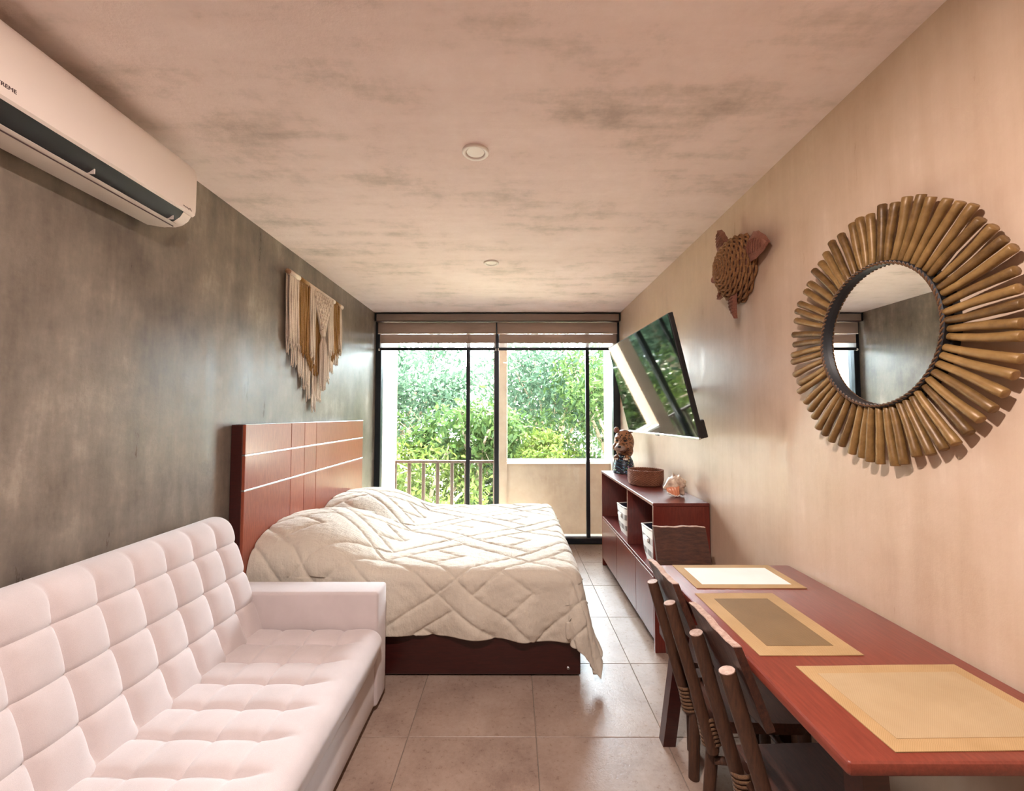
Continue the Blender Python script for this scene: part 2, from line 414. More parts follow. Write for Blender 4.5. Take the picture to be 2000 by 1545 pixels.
def tree(label, base, top, rad, n, size, mat, seed, nb=9, group='trees beyond the balcony', name='tree', cat='tree'):
    r = random.Random(seed); t = thing(name, label, cat, base, group=group)
    cz = top-base[2]; R = rad; trunk = MB(); cen = []
    h0 = max(.3, cz-R*1.3)
    pts = [(r.uniform(-.08, .08)*k, r.uniform(-.08, .08)*k, h0*k/4) for k in range(5)]
    trunk.tube(pts, [.16-.018*k for k in range(5)], 8)
    br = MB(); top0 = Vector(pts[-1])
    for b in range(nb):
        a = 2*PI*b/nb+r.uniform(-.4, .4); el = r.uniform(-.15, 1.35)
        ln = R*r.uniform(.75, 1.1); e = Vector((0, 0, cz)) + Vector((math.cos(a)*math.cos(el)*ln, math.sin(a)*math.cos(el)*ln, math.sin(el)*ln-.35*R))
        mid = top0.lerp(e, .5)+Vector((r.uniform(-.2, .2), r.uniform(-.2, .2), .15*R))
        br.tube([top0, mid, e], [.07, .045, .012], 6)
        for k in range(7):
            q = mid.lerp(e, r.uniform(.1, 1.1)); s = q+Vector((r.gauss(0, .3), r.gauss(0, .3), r.gauss(0, .25)))*R*.62
            br.tube([q, s], [.016, .006], 5); cen.append(tuple(s))
    trunk.build('trunk', M['bark'], t, True); br.build('branches', M['bark'], t, True)
    leaves(cen, (R*.17, R*.17, R*.12), n, size, mat, t); return t
G0 = -3.4
tree('tall pale green tree seen beside the cream balcony wall', (-2.95, 11.5, G0), 2.5, 1.8, 9000, .16, LEAF[1], 1)
tree('leafy tree with drooping bright leaves behind the brown railing', (-.95, 9.6, G0), 1.35, 1.25, 5200, .17, LEAF[0], 2)
tree('big hazy tree filling the middle of the right window half', (1.1, 13, G0), 2.9, 2.3, 11000, .16, LEAF[1], 3, 12)
tree('tree with sunlit leaves just left of the television', (2.35, 10.6, G0), 2.0, 1.6, 8000, .15, LEAF[0], 4)
tree('round yellow-green tree crown just above the balcony parapet', (.58, 8.6, G0), .78, .55, 3000, .11, LEAF[2], 5, 10)
tree('low bright bush seen between the railing bars', (-1.9, 9.0, G0), .25, 1.2, 5200, .13, LEAF[2], 6)
tree('dark lower tree behind the right end of the railing', (-.35, 10.2, G0), -.2, 1.1, 4200, .14, LEAF[3], 8)
tree('far dark tree behind the right parapet', (2.9, 16, G0), 1.6, 2.3, 6000, .18, LEAF[3], 9)
tree('far tree rising behind the left railing', (-6.6, 17, G0), 2.2, 2.2, 5000, .2, LEAF[0], 10)
tree('far tree crown low between the two window halves', (-.4, 17, G0), .4, 2.0, 5000, .18, LEAF[0], 12)
tree('low dark bush right of the yellow-green crown', (1.45, 9.4, G0), .35, .75, 3000, .12, LEAF[3], 13)

# ------------------------------------------------------------------ bed
bed = thing('bed', 'red wood bed with tall panelled headboard against the grey wall', 'bed', (-.6, 3.5, 0))
def at(o, mb_obj):  # keep absolute coordinates under a moved parent
    mb_obj.matrix_parent_inverse = o.matrix_basis.inverted(); return mb_obj
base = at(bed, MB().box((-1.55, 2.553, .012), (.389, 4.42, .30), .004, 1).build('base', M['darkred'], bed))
sc = MB().tube([(.318, 2.549, .05), (.318, 2.556, .05)], .009, 12).build('bolt_cap', M['steel'], base, True)
at(bed, MB().box((-1.545, 2.60, .30), (.37, 4.38, .545), .05, 4).build('mattress', M['mattress'], bed, True))
hb = at(bed, MB().box((-1.634, 2.50, 0), (-1.565, 4.455, 1.448), .004, 1).build('headboard', M['darkred'], bed))
ysp = [2.50, 3.02, 3.212, 3.404, 4.455]; zsp = [(.28, 1.062), (1.072, 1.266), (1.276, 1.448)]
for a, b in zip(ysp, ysp[1:]):
    for c, d in zsp:
        p = MB().box((-1.566, a+.0015, c), (-1.548, b-.0015, d), .002, 1).build('panel', M['redwood_head'], hb)
for z in (1.062, 1.266): MB().box((-1.566, 2.50, z), (-1.547, 4.455, z+.01), .001, 1).build('inlay_strip', M['steel'], hb)
MB().box((-1.60, 2.50, 1.448), (-1.548, 4.455, 1.451), .001, 1).build('inlay_strip', M['steel'], hb)

# duvet: a quilted cloth laid over mattress and pillows
def make_duvet():
    XE, YE0, YE1, X0, ZT = .325, 2.625, 4.40, -1.545, .592
    ns, nt = 430, 470
    s = np.linspace(X0, XE+.50, ns); t = np.linspace(YE0-.43, YE1+.36, nt)
    Sg, Tg = np.meshgrid(s, t, indexing='ij')
    fr = np.clip((Sg-X0)/(XE-X0), 0, 1.2)
    # hem runs lower towards the foot end
    nh = .345+.085*fr
    tt = np.where(Tg < YE0, YE0-(YE0-Tg)/.43*nh, np.where(Tg > YE1, YE1+(Tg-YE1)/.36*.33, Tg))
    ss = np.where(Sg > XE, XE+(Sg-XE)/.50*.43, Sg)
    ds = np.maximum(ss-XE, 0); dn = np.maximum(YE0-tt, 0); df = np.maximum(tt-YE1, 0)
    dy = dn-df; d = np.hypot(ds, dy)
    ux = np.where(d > 1e-6, ds/np.maximum(d, 1e-6), 0); uy = np.where(d > 1e-6, dy/np.maximum(d, 1e-6), 0)
    cor = (ux*np.abs(uy))*2
    r = .075; fl = .10+.20*cor+.06*ux
    fold = .016*np.sin(Sg*16+1.3*np.sin(Sg*5))+.008*np.sin(Tg*14)
    q = r*PI/2
    out = np.where(d < q, r*np.sin(np.minimum(d, q)/r), r+fl*(d-q))
    drop = np.where(d < q, r*(1-np.cos(np.minimum(d, q)/r)), r+np.sqrt(1-fl**2)*(d-q))
    out = out+fold*np.clip((d-q)/.2, 0, 1.3)
    X = np.minimum(ss, XE)+ux*out; Y = np.clip(tt, YE0, YE1)-uy*out; Z = ZT-drop
    # pillows under the cloth
    px = np.where(Sg < -1.28, 1-.10*((Sg+1.28)/.27)**2, np.clip(1-((Sg+1.28)/.50)**2, 0, 1)**1.4)
    def lobe(c, w): return np.exp(-((Tg-c)/w)**4)
    ly = np.maximum(lobe(3.0, .47), lobe(3.97, .47)); ly = .72*ly+.28*np.exp(-((Tg-3.48)/.95)**6)
    Z = Z+.225*px*ly
    X = X+.0*Z
    # side of the pillow mound slopes over the bed edge
    # broad softness
    Z = Z+.008*np.sin(Sg*5+Tg*3)*np.sin(Tg*6-Sg*2)*(d < q)
    # quilting
    P, w = .70, .17
    a = (Sg*.78+Tg*1.0)/1.0; b = (Sg*.78-Tg*1.0)/1.0
    a = a+.012*np.sin(b*9); b = b+.012*np.sin(a*8)
    ia, ib = np.floor(a/P), np.floor(b/P); fa, fb = a-ia*P, b-ib*P
    over = ((ia+ib) % 2) == 0
    ina, inb = fa < w, fb < w
    la = np.minimum(np.minimum(fa, P-fa), np.abs(fa-w)); lb = np.minimum(np.minimum(fb, P-fb), np.abs(fb-w))
    # nested chevron in each large diamond
    mid = np.abs(np.maximum(fa, fb)-(P+w)/2*1.02); inside = (~ina) & (~inb)
    lm = np.where(inside, mid, 9)
    la = np.where(inb & over, 9, la); lb = np.where(ina & ~over, 9, lb)
    dist = np.minimum(np.minimum(la, lb), lm)
    puff = .015*(1-np.exp(-(dist/.016)))
    wr = .0014*np.sin(a*75+6*np.sin(b*7))*np.exp(-dist/.07)+.0011*np.sin(b*88+5*np.sin(a*9))*np.exp(-dist/.07)
    h = puff+wr
    # normals of base surface
    Pt = np.stack([X, Y, Z], -1)
    gs = np.gradient(Pt, axis=0); gt = np.gradient(Pt, axis=1)
    N = np.cross(gs, gt); N /= np.linalg.norm(N, axis=-1)[..., None]+1e-9
    Pt = Pt+N*h[..., None]
    Pt[..., 0] = np.maximum(Pt[..., 0], -1.546); Pt[..., 2] = np.maximum(Pt[..., 2], .03)
    me = bpy.data.meshes.new('duvet')
    ii = np.arange((ns-1)*(nt-1)); i, j = ii//(nt-1), ii % (nt-1); k = i*nt+j
    F = np.stack([k, k+nt, k+nt+1, k+1], 1)
    me.from_pydata(Pt.reshape(-1, 3).tolist(), [], F.tolist()); me.update()
    me.polygons.foreach_set('use_smooth', [True]*len(me.polygons)); me.materials.append(M['duvet'])
    o = link('duvet', me); sm = o.modifiers.new('thick', 'SOLIDIFY'); sm.thickness = .022; sm.offset = -1
    return tag(o, 'white quilted duvet with diamond stitching spread over the bed', 'duvet')
make_duvet()

# ------------------------------------------------------------------ sofa
def cell_puff(a, b, amp=1.0):
    """height of a soft pad: a, b run from 0 in the middle to 1 on the seams, deepest where two seams cross"""
    dome = np.sqrt(np.maximum((1-.75*a**3)*(1-b**2.4), 0))
    ga = np.exp(-(1-a)*7.0)*(.14+.86*np.exp(-(1-b)*3.4)); gb = np.exp(-(1-b)*7.0)*(.45+.55*np.exp(-(1-a)*2.6))
    return 1-amp*(1-(.45*dome+.55*(1-np.maximum(ga, gb))))
def tufted(prof, s0, grid_s, y0, y1, ybut, ds, name, parent, H, srange, step=.0075):
    """sweep a cross profile (x, z) along y; raise pads between the buttons inside srange of the profile length"""
    P = np.array(prof); seg = np.linalg.norm(np.diff(P, axis=0), axis=1); L = np.concatenate([[0], np.cumsum(seg)])
    s = np.arange(0, L[-1], step); y = np.arange(y0, y1+1e-6, (y1-y0)/round((y1-y0)/step))
    px = np.interp(s, L, P[:, 0]); pz = np.interp(s, L, P[:, 1])
    for _ in range(6):
        px[1:-1] = (px[:-2]+2*px[1:-1]+px[2:])/4; pz[1:-1] = (pz[:-2]+2*pz[1:-1]+pz[2:])/4
    tx, tz = np.gradient(px), np.gradient(pz); ln = np.hypot(tx, tz); nx, nz = (-tz/ln, tx/ln) if tx[len(tx)//4] > 0 else (tz/ln, -tx/ln)
    Sg, Yg = np.meshgrid(s, y, indexing='ij')
    sb = s0; a = ((Sg-sb)/ds+.5) % 1; a = 2*np.abs(a-.5); a = 1-a     # 0 on pad middle, 1 on button line
    b = ((Yg-ybut)/.15+.5) % 1; b = 1-2*np.abs(b-.5)
    # first/last pads run on to the border
    lo, hi = srange
    a = np.where(Sg < sb, 1-np.clip((sb-Sg)/ds*2, 0, 1), a)
    a = np.where(Sg > hi, 1-np.clip((Sg-hi)/ds*2, 0, 1), a)
    amp = np.clip(1-(Sg-hi-ds*.25)/(ds*.6), 0, 1)*(1 if name == 'seat_cushion' else np.clip((Sg-.02)/.08, 0, 1))
    pf = cell_puff(np.clip(a, 0, 1), np.clip(b, 0, 1), amp)
    edge = np.clip(np.minimum(Yg-y0, y1-Yg)/.03, 0, 1); rnd_ = np.sqrt(np.maximum(1-(1-edge)**2, 0))
    fade = np.clip((L[-1]-Sg)/.10, 0, 1) if True else 1
    h = H*pf*fade+(rnd_-1)*.018
    V = np.stack([px[:, None]+nx[:, None]*h, Yg, pz[:, None]+nz[:, None]*h], -1)
    ns, ny = len(s), len(y); ii = np.arange((ns-1)*(ny-1)); i, j = ii//(ny-1), ii % (ny-1); k = i*ny+j
    F = np.stack([k, k+1, k+ny+1, k+ny], 1).tolist()
    F.append([i*ny for i in range(ns)]); F.append([i*ny+ny-1 for i in reversed(range(ns))])
    mb = MB(); mb.v = V.reshape(-1, 3).tolist(); mb.f = F
    o = mb.build(name, M['sofa'], parent, True, math.radians(50))
    return o, (px, pz, nx, nz, s)
sofa = thing('sofa', 'cream tufted sofa against the grey wall below the air conditioner', 'sofa', (-1.15, 1.37, 0))
def sp(o): return at(sofa, o)
sp(MB().box((-1.60, .36, .03), (-.70, 2.25, .262), .02, 3).build('base', M['sofa'], sofa, True, .6))
back_prof = [(-1.30, .36), (-1.315, .42), (-1.475, .90), (-1.487, .925), (-1.505, .938), (-1.545, .943), (-1.568, .925), (-1.578, .88), (-1.580, .30)]
bk, bi = tufted(back_prof, .195, None, .50, 2.262, 2.13, .157, 'backrest', sofa, .042, (.195, .195+2*.157)); sp(bk)
seat_prof = [(-1.32, .395), (-.73, .395), (-.70, .385), (-.69, .36), (-.69, .265)]
se, si = tufted(seat_prof, .16, None, .505, 2.238, 2.10, .155, 'seat_cushion', sofa, .036, (.16, .16+2*.155)); sp(se)
for (a, b) in ((2.24, 2.395), (.345, .50)):
    sp(MB().box((-1.60, a, .03), (-.688, b, .60), .016, 3).build('armrest', M['sofa'], sofa, True, .6))
btn = None
for (info, parent, y00, ss0, dss) in ((bi, bk, 2.13, .195, .157), (si, se, 2.10, .16, .155)):
    px, pz, nx, nz, sarr = info
    for r_ in range(3):
        k = int(np.argmin(abs(sarr-(ss0+dss*r_))))
        for c in range(11):
            y = y00-.15*c
            if y < .58: continue
            if btn is None: btn = MB().ellipsoid((0, 0, 0), (.011, .011, .006), 10, 6).build('button', M['sofa'], parent, True); o = btn
            else: o = copy_part(btn, parent)
            q = Vector((nx[k], 0, nz[k])).to_track_quat('Z', 'Y')
            o.matrix_parent_inverse = Matrix(); o.location = (px[k]+nx[k]*.002, y, pz[k]+nz[k]*.002); o.rotation_euler = q.to_euler()
for x in (-1.5, -.78):
    for y in (.45, 2.3): sp(MB().lathe([(.02, 0), (.026, .035)], 12, Matrix.Translation((x, y, 0))).build('foot', M['black'], sofa))

# ------------------------------------------------------------------ air conditioner
ac = thing('air_conditioner', 'white wall-mounted split air conditioner with dark air slot above the sofa', 'air conditioner', (-1.638, 1.42, 2.35))
A0, A1 = -.50, .48
def acprof(poly, name, mat, lo=A0, hi=A1, parent=ac, sm=True):
    return MB().prism(poly, lo, hi, 1).build(name, mat, parent, sm, math.radians(35))
acprof([(.002, .275), (.002, .02), (.06, .0), (.12, -.002), (.15, .006), (.175, .024), (.19, .05), (.19, .262), (.165, .285)], 'body', M['acwhite'])
fpol = [(.168, .052), (.192, .046), (.202, .054), (.205, .075), (.205, .225), (.200, .255), (.185, .275), (.168, .284)]
fp = acprof(fpol, 'front_panel', M['acwhite'], A0-.004, A1+.004)
acprof([(.128, -.0025), (.152, .0045), (.1775, .0225), (.193, .047), (.17, .05), (.125, .03)], 'air_slot', M['black'], A0+.04, A1-.05)
fl = MB().prism([(.02, -.004), (.10, -.018), (.128, -.014), (.150, -.002), (.147, .001), (.127, -.009), (.10, -.012), (.02, .004)], A0+.03, A1-.035, 1).build('louver_flap', M['acflap'], ac, True, .6)
MB().tube([(.136, A0+.03, -.012), (.136, A1-.035, -.012)], .0022, 6).build('flap_ridge', M['print'], fl)
for y in (-.3, .05, .40): MB().box((.145, y, .0), (.17, y+.004, .026), 0).build('vane', M['acflap'], ac)
def text(body, size, loc, parent, name='lettering', ext=.0006):
    c = bpy.data.curves.new(name, 'FONT'); c.body = body; c.size = size; c.extrude = ext; c.align_x = 'RIGHT'
    c.materials.append(M['print']); tmp = bpy.data.objects.new('tmp', c); COL.objects.link(tmp); bpy.context.view_layer.update()
    me = bpy.data.meshes.new_from_object(tmp.evaluated_get(bpy.context.evaluated_depsgraph_get())); bpy.data.objects.remove(tmp)
    me.name = name; o = link(name, me, parent)
    o.matrix_parent_inverse = Matrix(); o.location = loc
    o.rotation_euler = (PI/2, 0, PI/2); return o
text('XTREME', .0165, (.2056, 1.2-1.42, .078), ac)
wv = [(.2056, 1.83-1.42+.05*k/14, .066+.004*math.sin(k*1.3)*(1 if k > 6 else .4)) for k in range(15)]
MB().tube(wv, .0011, 5).build('emblem', M['print'], ac)

# ------------------------------------------------------------------ ceiling lamps
def mk_glow(name, c, s):
    t = NT(name); t.base(rgb(245, 236, 226), .5); t.b.inputs['Emission Color'].default_value = c; t.b.inputs['Emission Strength'].default_value = s; return t.m
M['glow'] = mk_glow('added_lamp_glow', (*LAMP_C, 1), 6.0)
def downlight(y, label, lit, x=-.173):
    l = thing('recessed_lamp', label, 'ceiling lamp', (x, y, ZC), group='recessed lamps in the ceiling')
    MB().lathe([(.043, .0), (.043, -.007), (.046, -.010), (.057, -.011), (.061, -.007), (.061, .0)], 40, None, False).build('trim_ring', M['lampwhite'], l, True)
    MB().lathe([(.0405, -.001), (.040, -.005), (.0005, -.005)], 40, None, False).build('diffuser', M['glow'] if lit else M['lampwhite'], l)
    if lit:
        d = bpy.data.lights.new('added_lamp_light', 'AREA'); d.shape = 'DISK'; d.size = .09; d.energy = LAMP_W; d.color = LAMP_C
        o = link('added_lamp_light', d, l); o.location = (0, 0, -.012)
downlight(1.933, 'round white recessed ceiling lamp nearer to the camera', False)
downlight(3.381, 'round white recessed ceiling lamp nearer to the window', False)
downlight(.485, 'added lit recessed ceiling lamp above the near table end, out of view', True)  # added out of view to brighten the near end of the room

# ------------------------------------------------------------------ macrame
def make_macrame():
    t = thing('macrame_hanging', 'cream and ochre macrame wall hanging on a wooden rod above the bed', 'wall hanging', (-1.638, 3.505, 2.50))
    M['cream'] = mat_fabric('cotton_cord', rgb(196, 178, 160), rgb(232, 216, 200), 200, .95, .2, .5)
    M['ochre'] = mat_fabric('ochre_cord', rgb(130, 92, 44), rgb(176, 134, 78), 200, .95, .2, .5)
    M['rod'] = mat_wood('rod_wood', rgb(150, 112, 84), rgb(190, 150, 120), (6, 1, 6), .6, .2)
    MB().tube([(.036, -.49, .03), (.036, .49, .008)], .017, 14).build('rod', M['rod'], t, True)
    rz = lambda y: .019-.0225*y
    def strands(name, mat, ys, bot, r, x0, frayed=True):
        mb = MB(); R = random.Random(hash(name) % 1000 if False else len(name))
        for y in ys:
            zb = bot(y)+R.uniform(-.02, .02); z0 = rz(y); n = 7; ph = R.uniform(0, 6); pts = []; xo = x0+R.uniform(-.004, .004)
            for k in range(n):
                u = k/(n-1); pts.append((xo+.003*math.sin(ph+u*4)+.004*u, y+.006*math.sin(ph+u*3.2)*u, z0+(zb-z0)*u))
            mb.tube(pts, [r]*(n-1)+[r*.9], 5)
            if frayed:
                e = Vector(pts[-1])
                for q in range(3):
                    mb.tube([e+Vector((0, 0, .01)), e+Vector((R.uniform(-.006, .01), R.uniform(-.012, .012), -R.uniform(.015, .035)))], [r*.8, r*.3], 4)
        o = mb.build(name, mat, t, True); o['kind'] = 'stuff'; return o
    lin_ = lambda a, b, n: [a+(b-a)*k/(n-1) for k in range(n)]
    MB().tube([(.036, -.47, rz(-.47)), (.036, -.33, rz(-.33))], .021, 12).build('wrapped_cord', M['cream'], t, True)
    MB().tube([(.036, -.20, rz(-.2)), (.036, .30, rz(.3))], .021, 12).build('wrapped_cord', M['cream'], t, True)
    MB().tube([(.036, -.33, rz(-.33)), (.036, -.20, rz(-.2))], .021, 12).build('wrapped_cord', M['ochre'], t, True)
    MB().tube([(.036, .30, rz(.3)), (.036, .41, rz(.41))], .021, 12).build('wrapped_cord', M['ochre'], t, True)
    MB().tube([(.036, .41, rz(.41)), (.036, .48, rz(.48))], .021, 12).build('wrapped_cord', M['cream'], t, True)
    def vee(y): # overall outline, stepped
        a = abs(y+.02); a = round(a/.08)*.08
        return -.93+1.05*a
    strands('cream_fringe', M['cream'], lin_(-.465, .465, 62), lambda y: max(vee(y), -.95), .0062, .020)
    strands('cream_fringe', M['cream'], lin_(-.46, -.34, 12), lambda y: -.44-.3*(y+.46), .0062, .040)
    strands('cream_fringe', M['cream'], lin_(.40, .465, 8), lambda y: -.40, .0062, .040)
    strands('ochre_fringe', M['ochre'], lin_(-.33, -.15, 18), lambda y: -.40-.9*(y+.34)-.05*((y*40) % 1), .006, .044)
    strands('ochre_fringe', M['ochre'], lin_(-.13, .04, 14), lambda y: -.60-.4*(y+.13), .006, .034)
    strands('ochre_fringe', M['ochre'], lin_(.25, .41, 18), lambda y: -.38-.7*(.41-y), .006, .044)
    strands('cream_fringe', M['cream'], lin_(-.17, -.09, 7), lambda y: -.50-.6*(y+.17), .0062, .054)
    strands('cream_fringe', M['cream'], lin_(.16, .24, 9), lambda y: -.42-.5*(.24-y), .0062, .054)
    kn = MB()   # net of knotted diagonal cords
    for k in range(9):
        y0 = -.10+.035*k
        for sgn in (-1, 1):
            pts = []
            for m in range(8):
                u = m/7; y = y0+sgn*u*.18
                lim = .165*(1-u*.8)
                yy = max(min(y-.04, lim), -lim)+.04
                pts.append((.058+.006*math.sin(m*PI+(0 if sgn > 0 else PI)), yy, rz(yy)-.02-.30*u))
            kn.tube(pts, .0085, 6)
    for i in range(6):
        for j in range(6-i):
            y = .04+(j-(5-i)/2)*.055; z = -.05-i*.048
            kn.ellipsoid((.066, y, z), (.011, .016, .013), 8, 6)
    kn.build('knotwork', M['cream'], t, True)
    ta = MB(); R = random.Random(5)   # central tassel
    ta.tube([(.066, .01, -.30), (.068, .035, -.34)], .020, 10); ta.tube([(.066, .08, -.25), (.068, .04, -.34)], .012, 10)
    for k in range(46):
        a = R.uniform(0, 2*PI); q = R.uniform(.2, 1)
        ta.tube([(.066, .035, -.32), (.066+.022*math.cos(a)*q, .035+.04*math.sin(a)*q, -.42), (.066+.020*math.cos(a)*q, .035+.045*math.sin(a)*q, -.74-R.uniform(0, .06))], .005, 4)
    o = ta.build('tassel', M['cream'], t, True); o['kind'] = 'stuff'
make_macrame()

# ------------------------------------------------------------------ wicker turtle
def make_turtle():
    t = thing('wicker_turtle', 'woven wicker sea turtle hanging on the beige wall', 'wall decoration', (1.27, 2.345, 2.32), (0, -PI/2, 0))
    # local: z points into the room, x up, y along the wall towards the window
    M['wick'] = mat_fabric('wicker', rgb(112, 76, 46), rgb(158, 116, 74), 120, .8, .1, .4)
    M['wickred'] = mat_fabric('wicker_red', rgb(112, 68, 54), rgb(146, 96, 76), 160, .85, .1, .5)
    b = MB(); R = random.Random(3)
    for k in range(15):
        u = k/14; rr = math.cos(u*PI/2*.93)
        zc = .012+.135*math.sin(u*PI/2*.93); pts = []
        for m in range(80):
            a = 2*PI*m/80
            w = 1+.045*math.sin(12*a+k*PI)+R.uniform(-.008, .008)
            pts.append((.165*rr*w*math.cos(a)*(1-.16*min(0, math.cos(a))), .148*rr*w*math.sin(a), zc+R.uniform(-.002, .002)))
        b.tube(pts, .0072, 6, closed=True)
    for k in range(24):
        a = 2*PI*k/24
        b.tube([(.165*math.cos(v)*math.cos(a), .148*math.cos(v)*math.sin(a), .012+.135*math.sin(v)) for v in [i*1.5/6 for i in range(7)]], .005, 5)
    b.build('shell', M['wick'], t, True)
    under = MB().lathe([(.145, .004), (.138, .05), (.11, .09), (.06, .118), (.01, .126)], 24); under.build('lining', M['wickred'], t, True)
    def flipper(name, p0, p1, w, lift):
        m = MB(); p0 = Vector(p0); p1 = Vector(p1); d = p1-p0; n = Vector((-d.y, d.x, 0)).normalized(); N = 9
        v = []
        for k in range(N):
            u = k/(N-1); c = p0+d*u+Vector((0, 0, lift*math.sin(u*PI*.9)))
            ww = w*(math.sin(PI*min(1, u*.88+.12)))**.7+.004
            for s_, z_ in ((-1, 0), (-.5, .010), (0, .014), (.5, .010), (1, 0), (0, -.008)): v.append(tuple(c+n*ww*s_*(1+.08*(k % 2))+Vector((0, 0, z_))))
        f = []
        for k in range(N-1):
            for q in range(6): f.append((k*6+q, k*6+(q+1) % 6, (k+1)*6+(q+1) % 6, (k+1)*6+q))
        f.append(tuple(range(6))); f.append(tuple((N-1)*6+q for q in reversed(range(6))))
        m.add(v, f)
        for k in range(8):  # weave ridges
            u = .12+.8*k/8; c = p0+d*u+Vector((0, 0, lift*math.sin(u*PI*.9)+.013)); ww = w*.55*math.sin(PI*(u*.88+.12))
            m.tube([c-n*ww, c+Vector((0, 0, .003)), c+n*ww], .0035, 5)
        m.build(name, M['wickred'], t)
    flipper('flipper', (.10, .06, .05), (.25, .105, .07), .055, .02)
    flipper('flipper', (.06, -.10, .03), (.02, -.30, .03), .066, .02)
    flipper('flipper', (-.10, -.0, .05), (-.29, -.02, .05), .042, .02)
    flipper('flipper', (-.06, .09, .03), (-.12, .22, .03), .03, .01)
    MB().ellipsoid((-.015, .17, .075), (.022, .035, .022), 14, 8).build('head', M['wickred'], t, True)
make_turtle()

# ------------------------------------------------------------------ stick mirror
def make_mirror():
    t = thing('stick_mirror', 'round wall mirror framed by a sunburst of gold-painted wooden sticks', 'mirror', (1.27, 1.46, 1.775), (0, -PI/2, 0))
    # local: z into the room, x up, y along the wall
    t2 = NT('gold_stick'); v = t2.coord((1, 1, 1)); a = t2.noise(v, 30, 5, .65)
    oi = t2.node('ShaderNodeObjectInfo')
    f = t2.math('ADD', t2.math('MULTIPLY', a, .7), t2.math('MULTIPLY', oi.outputs['Random'], .3))
    t2.base(t2.ramp(f, [(.3, rgb(92, 66, 34)), (.55, rgb(132, 100, 56)), (.8, rgb(160, 126, 76))]), .42, .15)
    t2.bump(a, .25, .004); M['stick'] = t2.m
    glass = mat_plain('mirror_glass', (.93, .95, .95, 1), .0, 1.0)
    MB().lathe([(.252, .0), (.252, .024)], 64).build('backing', M['black'], t)
    MB().lathe([(.240, .024), (.240, .027)], 64).build('mirror_glass', glass, t)
    MB().lathe([(.242, .024), (.237, .027), (.236, .046), (.240, .049), (.246, .046), (.246, .024)], 64, None, False).build('rim', M['black'], t, True, .6)
    rp = MB()
    for k in range(90):
        a = 2*PI*k/90; b = a+2*PI/70
        rp.tube([(.235*math.cos(a), .235*math.sin(a), .046), (.239*math.cos((a+b)/2), .239*math.sin((a+b)/2), .051), (.243*math.cos(b), .243*math.sin(b), .046)], .003, 5)
    o = rp.build('rope_edge', mat_fabric('dark_cord', rgb(70, 46, 28), rgb(110, 78, 48), 300), t, True); o['kind'] = 'stuff'
    R = random.Random(21); protos = []
    for q in range(7):
        m = MB(); n = 8; L = .185; pts = []; rad = []
        bx, by = R.uniform(-.003, .003), R.uniform(-.002, .002)
        for k in range(n):
            u = k/(n-1); pts.append((u*L, bx*math.sin(u*PI*1.3), by*math.sin(u*PI)))
            rad.append((.0102+.0038*u)*R.uniform(.95, 1.06))
        rad = [rad[0]*.85]+rad+[rad[-1]*.88]; pts = [(-.002, 0, 0)]+pts+[(L+.002, pts[-1][1], 0)]
        m.tube(pts, rad, 9); protos.append(m)
    N = 60; made = {}
    for k in range(N):
        a = 2*PI*(k+R.uniform(-.16, .16))/N; q = k % 7
        if q not in made: o = protos[q].build('stick', M['stick'], t, True, 1.0); made[q] = o
        else: o = copy_part(made[q], t)
        o.location = (.241*math.cos(a), .241*math.sin(a), .034+R.uniform(-.004, .004))
        o.rotation_euler = (R.uniform(0, 0.5), 0, a); s_ = R.uniform(.95, 1.06); o.scale = (s_, 1, 1)
make_mirror()

# ------------------------------------------------------------------ television
def make_tv():
    w, h, dpt = 1.23, .71, .03
    yw, ti = math.radians(2.5), math.radians(13.4)
    t = thing('television', 'large flat television tilted down on a wall arm above the console', 'television', (.901, 2.954, 1.718))
    # local: x = width (towards the camera), y = height, z = out of the screen
    wa = Vector((-math.sin(yw), math.cos(yw), 0)); n = Vector((-math.cos(yw), -math.sin(yw), 0))
    q = Matrix.Rotation(-ti, 3, wa); n = q @ n; ha = q @ Vector((0, 0, 1))
    R = Matrix((-wa, ha, n)).transposed()
    t.rotation_euler = R.to_euler()
    MB().box((-w/2, -h/2, -dpt), (w/2, h/2, -.001), .004, 2).build('body', M['tvbody'], t)
    MB().box((-w/2+.006, -h/2+.012, -.002), (w/2-.006, h/2-.006, .0005), 0).build('screen', M['screen'], t)
    MB().box((-w/2, -h/2-.002, -.010), (w/2, -h/2+.010, .003), .002, 1).build('bottom_trim', M['chrome'], t)
    MB().box((-.03, -h/2-.008, -.008), (.03, -h/2-.001, .002), .002, 1).build('sensor', M['tvbody'], t)
    MB().box((-.35, -.28, -.06), (.35, .10, -dpt+.002), .012, 2).build('back_housing', M['tvbody'], t)
    MB().box((w/2-.12, -h/2+.0, -.052), (w/2, -h/2+.10, -dpt+.002), .006, 2).build('corner_bump', M['tvbody'], t)
    inv = R.transposed()
    c = Vector((.901, 2.954, 1.718))
    def L(p): return tuple(inv @ (Vector(p)-c))
    arm = MB(); arm.tube([L((.965, 2.96, 1.70)), L((1.10, 2.98, 1.70)), L((1.235, 3.25, 1.70))], .018, 8); arm.build('wall_arm', M['black'], t)
    MB().tube([L((1.246, 3.25, 1.58)), L((1.246, 3.25, 1.82))], .02, 4).build('wall_plate', M['black'], t)
make_tv()

